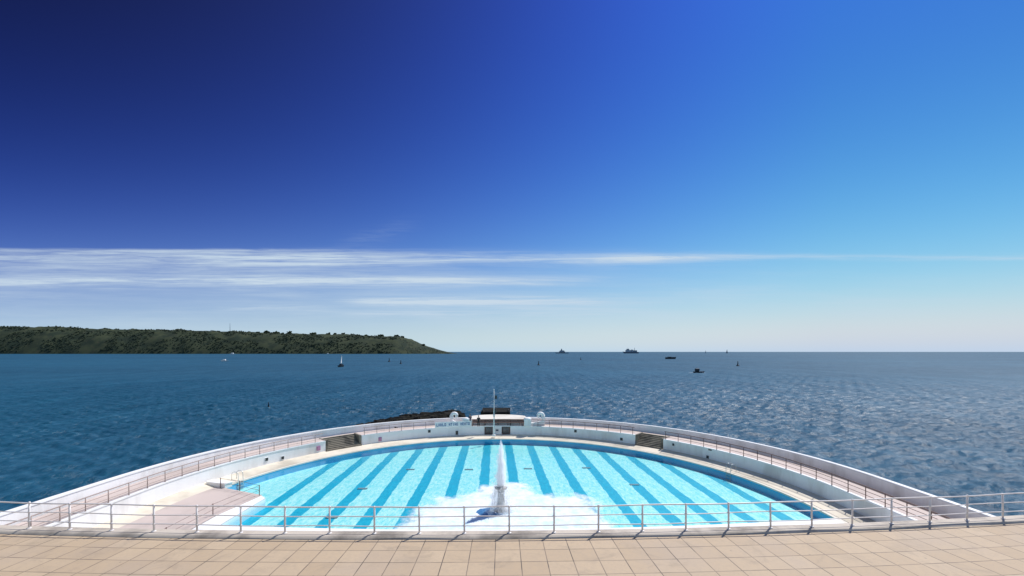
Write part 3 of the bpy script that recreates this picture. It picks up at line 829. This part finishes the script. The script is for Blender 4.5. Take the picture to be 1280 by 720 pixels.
# near railing
e = empty('terrace_railing', (-.1, 14.6, TZ + .075), 'grey tube railing with three rails along the terrace edge in the foreground', 'railing'); L = Vector(e.location)
def tpos(s, z): # arc length s from x=-4 axis, on the kerb
    a = s / TR; x, y = tp(a, -.30); return Vector((x + TC.x, y + TC.y, z)) - L
def wob(p, k): return p + Vector((0, .012 * sin(k * 1.7), .012 * sin(k * 2.3 + 1)))
for zz, rr in ((.86, .024), (.55, .018), (.24, .018)):
    b = MB(); b.tube([wob(tpos(s, L.z + zz), s * .6 + zz * 7) for s in [-24 + .75 * i for i in range(76)]], rr, 8); b.build('rail', M['rail'], e)
s0 = 3.92; me = None
for k in range(-17, 22):
    s = s0 + 1.468 * k
    if abs(s) > 29: continue
    if me is None:
        b = MB(); b.tube([(0, 0, 0), (0, 0, .88)], .030, 10); b.lathe([(.07, 0), (.07, .018), (.04, .03)], n=12)
        for zz in (.86, .55, .24): b.blob((0, 0, zz), .042, 2, 0, smooth=True)
        o = b.build('post', M['rail'], e); me = o.data
    else:
        o = bpy.data.objects.new('post', me); col.objects.link(o); o.parent = e
    o.location = tpos(s, L.z); o.rotation_euler = (random.uniform(-.012, .012), random.uniform(-.012, .012), 0)

# ------------------------------------------------------------------ rocks and the sea block
b = MB(); random.seed(5)
for i in range(230):
    px = 456 + 116 * random.random() ** .7; t = (px - 438) / 134
    q = pt(('a', phi(px, RP)), RP + random.uniform(1.6, 4.5 + 5 * t)); zt = 2.17 + .68 * t ** 1.1 + random.uniform(-.35, .12)
    r = random.uniform(.5, 1.3) * (.7 + .7 * t)
    b.blob((q[0], q[1], zt - r * .75), r, 2, .4, (1.7, 1.1, .7), i)
    b.blob((q[0], q[1] + .4, zt - r * .75 - 1.5), r * 1.1 + .4, 1, .3, (1.4, 1.2, .9), i + 50)
    b.blob((q[0], q[1] + .8, SEA + .6), r * 1.1 + 1.0, 1, .3, (1.4, 1.2, .9), i + 90)
tag(b.build('rocks', M['rock']), 'dark wet rocks at the waterline behind the left parapet', 'rocks', kind='stuff')
c = at_d(620, 86.5, SEA); e = empty('landing_stage', c, 'dark flat topped landing stage in the sea behind the flagpole', 'landing stage')
b = MB(); b.box((0, 0, 2.4), (5.2, 6.4, 5.2), bev=.25); b.build('base', M['rock'], e)
b = MB(); b.box((0, 0, 5.25), (5.5, 6.8, .5), bev=.12); b.build('deck', M['rock'], e)
for xx in (-2.4, 2.4):
    b = MB(); b.tube([(xx, -3.1, 5.4), (xx, -3.1, 6.0)], .12, 8); b.build('bollard', M['dark'], e)

# ------------------------------------------------------------------ headland
HD = 3800.0
crest = [(-200, 404), (-50, 408), (60, 409), (150, 412), (230, 413), (280, 414.5), (330, 416), (400, 418), (470, 420), (500, 421), (510, 423.5), (521, 428.5), (531, 432.5), (541, 435.6), (549, 438.2), (556, 440.3), (564, 442.4)]
def crest_h(px):
    for (a, ya), (c_, yc_) in zip(crest, crest[1:]):
        if a <= px <= c_: return ((HOR - (ya + (yc_ - ya) * (px - a) / (c_ - a))) / F) * HD + H - SEA
    return 0
NX, NY = 230, 26; vs = []; fs = []
def hill(u_, v_):
    px = -200 + 764 * u_; hgt = max(0, crest_h(px)); edge = min(1, (564 - px) / 60)
    x = (px - 640) / F * HD
    depth = (80 + 240 * max(0, edge))
    y = HD - depth * (1 - v_) if v_ <= 1 else HD + (v_ - 1) * 500
    if v_ <= 1: z = hgt * (1 - (1 - v_) ** 1.9)
    else: z = hgt * (1 - .5 * (v_ - 1) ** 2)
    f_ = min(1, 4 * v_) * max(.0, min(1, edge))
    z += f_ * 15 * noise.noise((x * .010, y * .016, 0)) * (1 if v_ <= 1 else .4) + f_ * 7 * noise.noise((x * .035, y * .04, 4))
    y += 28 * noise.noise((x * .006, 2, 0)) * (v_ < 1) * max(0, edge)
    return Vector((x, y, SEA - 2 + max(0, z + 2 * (v_ > 0))))
for i in range(NX + 1):
    for j in range(NY + 1):
        vs.append(hill(i / NX, 2.0 * j / NY))
for i in range(NX):
    for j in range(NY):
        k = i * (NY + 1) + j; fs.append((k, k + NY + 1, k + NY + 2, k + 1))
b = MB(); b.mesh(vs, fs, True); tag(b.build('headland', M['hill']), kind='structure')
b = MB(); random.seed(21)
for i in range(8000):
    u_ = random.random() ** .9; v_ = random.uniform(.03, 1.02)
    px = -200 + 764 * u_
    if px > 500 and random.random() < .55: continue
    if 370 < px < 440 and v_ > .8: continue
    if noise.noise((px * .03, v_ * 3, 9)) < -.18: continue
    p = hill(u_, v_); r = random.uniform(2.5, 6) * (1 if px < 500 else .55)
    b.blob(p + Vector((0, 0, r * .3)), r, 1, .5, (1.2, 1, .8), i * .37)
tag(b.build('woodland', M['wood']), 'dark scrub and woodland covering the headland slope', 'woodland', kind='stuff')
# single trees on the ridge
def ridge_tree(px, hgt, wid, lab):
    u_ = (px + 200) / 764; p = hill(u_, 1.0)
    hgt *= .85; wid *= 1.1
    e = empty('ridge_tree', p - Vector((0, 0, 6)), lab, 'tree', 'trees on the headland ridge')
    b = MB(); b.tube([(0, 0, 0), (.3, 0, hgt * .5), (0, 0, hgt * .75)], [1.2, .9, .4], 6); b.build('trunk', M['bark'], e)
    b = MB(); random.seed(int(px * 7))
    for i in range(16):
        a = random.uniform(0, 2 * pi); r = wid * sqrt(random.random()) * .5
        b.blob((r * cos(a), r * sin(a) * .6, hgt * random.uniform(.18, .9)), wid * random.uniform(.15, .27), 1, .5, (1, 1, .8), i + px)
    b.build('crown', M['leaf'], e)
T = [(322, 20, 26, 'low dark tree on the ridge, first from the mast'), (333.5, 30, 36, 'tallest dark tree on the left part of the headland ridge'), (345, 24, 38, 'broad dark tree on the ridge right of the tallest one'),
     (353.5, 22, 24, 'small round tree on the ridge between the broad tree and the leaning one'), (361.5, 28, 32, 'dark tree leaning over the ridge at the right end of the left row'), (391.5, 24, 42, 'wide flat tree alone on the pale grassy ridge'),
     (410, 22, 34, 'rounded tree on the ridge above the white sailboat'), (418.5, 22, 32, 'bushy tree on the ridge just right of the sailboat below'), (429, 27, 24, 'upright dark tree on the middle of the ridge'),
     (440, 18, 24, 'small bush-like tree on the ridge right of the upright tree'), (447.5, 18, 24, 'second bush-like tree on the ridge right of the upright tree'), (457, 17, 28, 'low wide tree on the ridge before the pale gap'),
     (475.5, 22, 40, 'wide dark tree on the ridge near the right shoulder of the headland'), (495.5, 22, 32, 'dark tree on the ridge right at the shoulder'), (503, 27, 22, 'narrow upright tree where the headland starts to fall'),
     (529, 24, 26, 'lone dark tree on the falling slope of the headland')]
for t in T: ridge_tree(*t)
p = hill((287.5 + 200) / 764, 1.0); e = empty('mast', p, 'thin mast on the headland ridge at the left', 'mast')
b = MB(); b.tube([(0, 0, -5), (0, 0, 75)], [1.9, .9], 8); b.build('pole', M['shipgrey'], e)
for zz in (40, 58):
    b = MB(); b.box((0, 0, zz), (7, 1.5, 1.2)); b.build('crossarm', M['shipgrey'], e)

# ------------------------------------------------------------------ ships and boats
def hull(L_, B_, D_, rake=.12, seg=14, sheer=.25):
    b = MB(); vs = []; fs = []
    for i in range(seg + 1):
        t = i / seg; x = (t - .5) * L_
        w_ = B_ / 2 * min(1, ((1 - t) / .35) ** .7 if t > .65 else 1) * (.85 + .15 * min(1, t / .2))
        if i == seg: w_ = .02 * B_
        top = D_ * (1 + sheer * max(0, (t - .5) * 2) ** 2)
        xb = x - (rake * L_ * max(0, (t - .7) / .3)); wb = w_ * .7
        vs += [(xb, -wb, -D_ * .25), (x, -w_, top), (x, w_, top), (xb, wb, -D_ * .25)]
    for i in range(seg):
        for k in range(4):
            l = (k + 1) % 4; fs.append((i * 4 + k, i * 4 + l, i * 4 + 4 + l, i * 4 + 4 + k))
    fs += [(3, 2, 1, 0), (seg * 4, seg * 4 + 1, seg * 4 + 2, seg * 4 + 3)]
    b.mesh(vs, fs); return b
SD = 4500.0; px1 = SD / F
c = at_d(702, SD, SEA); e = empty('warship', c, 'grey warship with a pyramid shaped superstructure on the horizon, left of the larger ship', 'ship'); e.rotation_euler[2] = pi
hull(17.5 * px1, 18, 8).build('hull', M['shipgrey'], e)
b = MB(); b.box((-4, 0, 14), (62, 14, 13), bev=1); b.build('superstructure', M['shipgrey'], e)
b = MB(); b.box((0, 0, 25), (38, 12, 10), bev=1); b.build('bridge', M['shiplight'], e)
b = MB(); b.lathe([(9, 29), (6, 38), (3.5, 44), (1, 50)], n=8); b.build('mast', M['shipgrey'], e)
b = MB(); b.box((-22, 0, 24), (10, 8, 12), bev=1); b.build('funnel', M['shipgrey'], e)
c = at_d(788, SD, SEA); e = empty('supply_ship', c, 'large blue grey ship with blocky superstructure and masts, the biggest on the horizon', 'ship'); e.rotation_euler[2] = pi
hull(20 * px1, 24, 15).build('hull', M['shipdark'], e)
b = MB(); b.box((22, 0, 24), (52, 20, 20), bev=1); b.build('superstructure', M['shiplight'], e)
b = MB(); b.box((26, 0, 39), (26, 18, 12), bev=1); b.build('bridge', M['shipgrey'], e)
b = MB(); b.box((-48, 0, 22), (34, 20, 18), bev=1); b.build('aft_house', M['shipgrey'], e)
b = MB(); b.box((-20, 0, 26), (16, 12, 24), bev=1); b.build('funnel', M['shiplight'], e)
for xx, hh_ in ((24, 56), (-42, 58), (-8, 44)):
    b = MB(); b.tube([(xx, 0, 16), (xx, 0, hh_)], [3, 1.4], 8); b.build('mast', M['shipdark'], e)
# dark barge
D = F * (H - SEA) / (448.8 - HOR)
c = at_d(838.5, D, SEA); e = empty('barge', c, 'long low black barge below the horizon on the right', 'boat')
hull(13.5 * D / F, 5, 4.2, .08).build('hull', M['boatdark'], e)
b = MB(); b.box((-3, 0, 4.6), (8, 3.4, 1.4), bev=.2); b.build('cabin', M['boatdark'], e)
b = MB(); b.box((3, 0, 4.4), (6, 3.6, .9), bev=.1); b.build('hatch', M['shipdark'], e)
# motorboat
D = F * (H - SEA) / (466 - HOR)
c = at_d(874, D, SEA); e = empty('motorboat', c, 'dark motorboat with a humped cabin, nearest boat on the right', 'boat'); e.rotation_euler[2] = .0
hull(9.0, 2.8, 1.1).build('hull', M['boatdark'], e)
b = MB(); b.box((-1.7, 0, 2.3), (3.2, 2.3, 2.3), bev=.5); cb_ = b.build('cabin', M['boatdark'], e)
b = MB(); b.box((.05, 0, 2.5), (.08, 1.8, .9)); b.build('windscreen', M['shiplight'], cb_)
b = MB(); b.tube([(-2.2, 0, 3.2), (-2.2, 0, 4.4)], .06, 6); b.build('mast', M['boatdark'], e)
b = MB()
for i in range(26):
    t = random.random(); b.blob((-4.5 - 4.5 * t, random.uniform(-1, 1) * (.5 + 1.2 * t), 0), random.uniform(.25, .6) * (1.1 - t), 1, .4, (1.6, 1, .3), i)
for i in range(10): b.blob((random.uniform(-3, 4), -1.5, 0), .3, 1, .4, (1.6, 1, .4), i)
tag(b.build('wake', M['wake']), kind='stuff').location = c
# sailing boat seen end-on
D = F * (H - SEA) / (458.6 - HOR)
c = at_d(426.8, D, SEA); e = empty('sailboat', c, 'sailboat with a dark hull and a narrow white sail, in front of the headland', 'boat'); e.rotation_euler[2] = radians(76)
hull(9.5, 3.6, 1.8).build('hull', M['boatdark'], e)
b = MB(); b.box((-.5, 0, 2.5), (4.2, 2.2, 1.8), bev=.3); b.build('cabin', M['boatdark'], e)
b = MB(); b.tube([(.6, 0, 1.5), (.6, 0, 12.4)], .09, 8); b.build('mast', M['boatwhite'], e)
b = MB(); vs = []; fs = []
for i in range(9):
    t = i / 8
    for j in range(5):
        s_ = j / 4; xx = .5 - 4.6 * (1 - t) * s_; vs.append((xx, -2.0 * (1 - t) * s_ - .4 * sin(pi * s_) * (1 - t), 3.6 + 8.4 * t))
for i in range(8):
    for j in range(4):
        k = i * 5 + j; fs.append((k, k + 1, k + 6, k + 5))
b.mesh(vs, fs, True); o = b.build('sail', M['sail'], e); sm = o.modifiers.new('thick', 'SOLIDIFY'); sm.thickness = .04
b = MB(); b.tube([(.5, 0, 3.5), (-4.1, -2.0, 3.5)], .07, 6); b.build('boom', M['boatdark'], e)
# far sails
for px, hgt, mat, lab in ((908.7, 34, 'shipdark', 'tiny dark sail on the horizon at the right'), (882, 22, 'shiplight', 'tiny pale sail on the horizon left of the dark sail')):
    D = 5200; c = at_d(px, D, SEA); e = empty('far_sailboat', c, lab, 'boat')
    hull(22, 6, 3).build('hull', M[mat], e)
    b = MB(); k = hgt / 34
    b.mesh([(-10 * k, -.3, 4), (9 * k, -.3, 4), (1, -.3, 34 * k + 12), (-10 * k, .3, 4), (9 * k, .3, 4), (1, .3, 34 * k + 12)], [(0, 1, 2), (5, 4, 3), (0, 3, 4, 1), (1, 4, 5, 2), (2, 5, 3, 0)]); b.build('sail', M[mat], e)
# small white boats under the headland
wb = None
for px, py, s_, lab in ((281, 451.5, 1.5, 'white motor launch low on the water at the left edge of the sea'), (291, 442.9, 4.2, 'white boat moored under the headland beneath the mast'), (410, 442.6, 2.6, 'small white boat moored under the headland left of the sailboat')):
    D = F * (H - SEA) / (py - HOR); c = at_d(px, D, SEA)
    if wb is None:
        wb = empty('white_boat', c, lab, 'boat', 'white boats off the headland')
        hull(8, 2.6, 1.1).build('hull', M['boatwhite'], wb); b = MB(); b.box((-.6, 0, 1.7), (3, 1.9, 1.3), bev=.25); b.build('cabin', M['boatwhite'], wb); wb.scale = (s_,) * 3
    else:
        o = copy_tree(wb); o.location = c; o.scale = (s_,) * 3; o['label'] = lab
# buoys
by = None
for px, py, s_, lab in ((673.3, 456.5, 1.3, 'small dark buoy below and left of the warship'), (922.3, 457.5, 1.4, 'small dark buoy at the far right below the dark sail'), (726, 449.8, 1.3, 'faint dark buoy right of the warship'),
                        (486.5, 452.2, 1.6, 'dark buoy right of the sailboat, the farther of two'), (501, 454.8, 1.3, 'dark buoy right of the sailboat, the nearer of two'), (335.7, 510, .42, 'dark marker buoy alone in the near sea on the left')):
    D = F * (H - SEA) / (py - HOR); c = at_d(px, D, SEA)
    if by is None:
        by = empty('buoy', c, lab, 'buoy', 'dark buoys on the sea')
        b = MB(); b.lathe([(.6, -.5), (1.2, -.2), (1.25, .6), (.8, .9), (.2, 1.0)], n=14); b.build('float', M['boatdark'], by)
        b = MB(); b.lathe([(.55, .95), (.3, 3.0), (.28, 3.4)], n=8); b.build('tower', M['boatdark'], by)
        b = MB(); b.blob((0, 0, 3.7), .38, 2, 0, smooth=True); b.build('topmark', M['boatdark'], by); by.scale = (s_,) * 3
    else:
        o = copy_tree(by); o.location = c; o.scale = (s_,) * 3; o['label'] = lab

# ------------------------------------------------------------------ people
def skinned(name, joints, edges, mat, parent, root=0):
    me = bpy.data.meshes.new(name); me.from_pydata([j[:3] for j in joints], edges, []); me.update()
    o = bpy.data.objects.new(name, me); col.objects.link(o)
    sk = o.modifiers.new('skin', 'SKIN'); ss = o.modifiers.new('sub', 'SUBSURF'); ss.levels = ss.render_levels = 1
    if not me.skin_vertices: me.skin_vertices.new()
    for i, j in enumerate(joints):
        sv = me.skin_vertices[0].data[i]; rr = j[3]; sv.radius = rr if isinstance(rr, tuple) else (rr, rr); sv.use_root = (i == root)
    dg = bpy.context.evaluated_depsgraph_get(); nm = bpy.data.meshes.new_from_object(o.evaluated_get(dg))
    o.modifiers.clear(); o.data = nm; nm.materials.append(mat)
    for p in nm.polygons: p.use_smooth = True
    o.parent = parent; return o
def person(loc, rz, lab, cloth, seated=False):
    e = empty('person', loc, lab, 'person', None, rz)
    hp = .50 if seated else .92; k = .45
    J = [(0, 0, hp, (.16, .11)), (0, 0, hp + .25, (.14, .10)), (0, 0, hp + .46, (.17, .11)), (0, .01, hp + .57, (.055, .055)), (0, .015, hp + .66, (.08, .09)), (0, .02, hp + .76, (.085, .105)), (0, .015, hp + .83, (.05, .06))]
    Ed = [(0, 1), (1, 2), (2, 3), (3, 4), (4, 5), (5, 6)]
    for s in (-1, 1):
        n0 = len(J)
        J += [(s * .20, 0, hp + .48, .055), (s * .26, .02, hp + .22, .042), (s * .23, .16 if seated else .06, hp + .02, .034), (s * .22, .24 if seated else .09, hp - .06, .03)]
        Ed += [(2, n0), (n0, n0 + 1), (n0 + 1, n0 + 2), (n0 + 2, n0 + 3)]
        n1 = len(J)
        if seated: J += [(s * .10, .08, hp - .02, .085), (s * .12, k, hp - .02, .065), (s * .12, k + .02, .08, .045), (s * .12, k + .16, .04, .035)]
        else: J += [(s * .10, 0, hp - .12, .085), (s * .11, .01, .48, .06), (s * .11, -.02, .08, .045), (s * .12, .12, .04, .035)]
        Ed += [(0, n1), (n1, n1 + 1), (n1 + 1, n1 + 2), (n1 + 2, n1 + 3)]
    skinned('body', J, Ed, M['skin'], e)
    C = [(J[0][0], J[0][1], J[0][2] - .05, (.185, .135)), (0, 0, hp + .25, (.165, .125)), (0, 0, hp + .46, (.19, .13)), (0, .01, hp + .53, (.08, .08))]; CE = [(0, 1), (1, 2), (2, 3)]
    for s in (-1, 1):
        n0 = len(C); C += [(s * .20, 0, hp + .48, .072), (s * .26, .02, hp + .24, .058)]; CE += [(2, n0), (n0, n0 + 1)]
        n1 = len(C)
        if seated: C += [(s * .10, .08, hp - .02, .105), (s * .12, k, hp - .01, .085), (s * .12, k + .02, .2, .065)]
        else: C += [(s * .10, 0, hp - .14, .105), (s * .11, .01, .48, .08), (s * .11, -.02, .14, .065)]
        CE += [(0, n1), (n1, n1 + 1), (n1 + 1, n1 + 2)]
    skinned('clothes', C, CE, cloth, e)
    b = MB(); b.blob((0, -.01, hp + .79), .115, 2, .1, (.9, 1.0, .85), 3, smooth=True); b.build('hair', M['hair'], e)
person(at_d(598.2, 71.4, ZT + .01), radians(200), 'person in black standing behind the brown railing left of the flagpole', M['black_cloth'])
pp = at_d(587.6, 72.3, ZT + .55)
person(pp, radians(175), 'person in navy clothes seated on the wall next to the left rounded pier', M['navy'], True)
e = empty('low_seat_wall', (pp.x, pp.y + .0, ZT), 'small white seat block under the seated person', 'block')
b = MB(); b.box((0, .05, .5), (.62, .5, .94), bev=.04); b.build('block', M['white'], e)
b = MB(); b.box((0, .05, .985), (.68, .56, .05), bev=.02); b.build('coping', M['white_clean'], e)
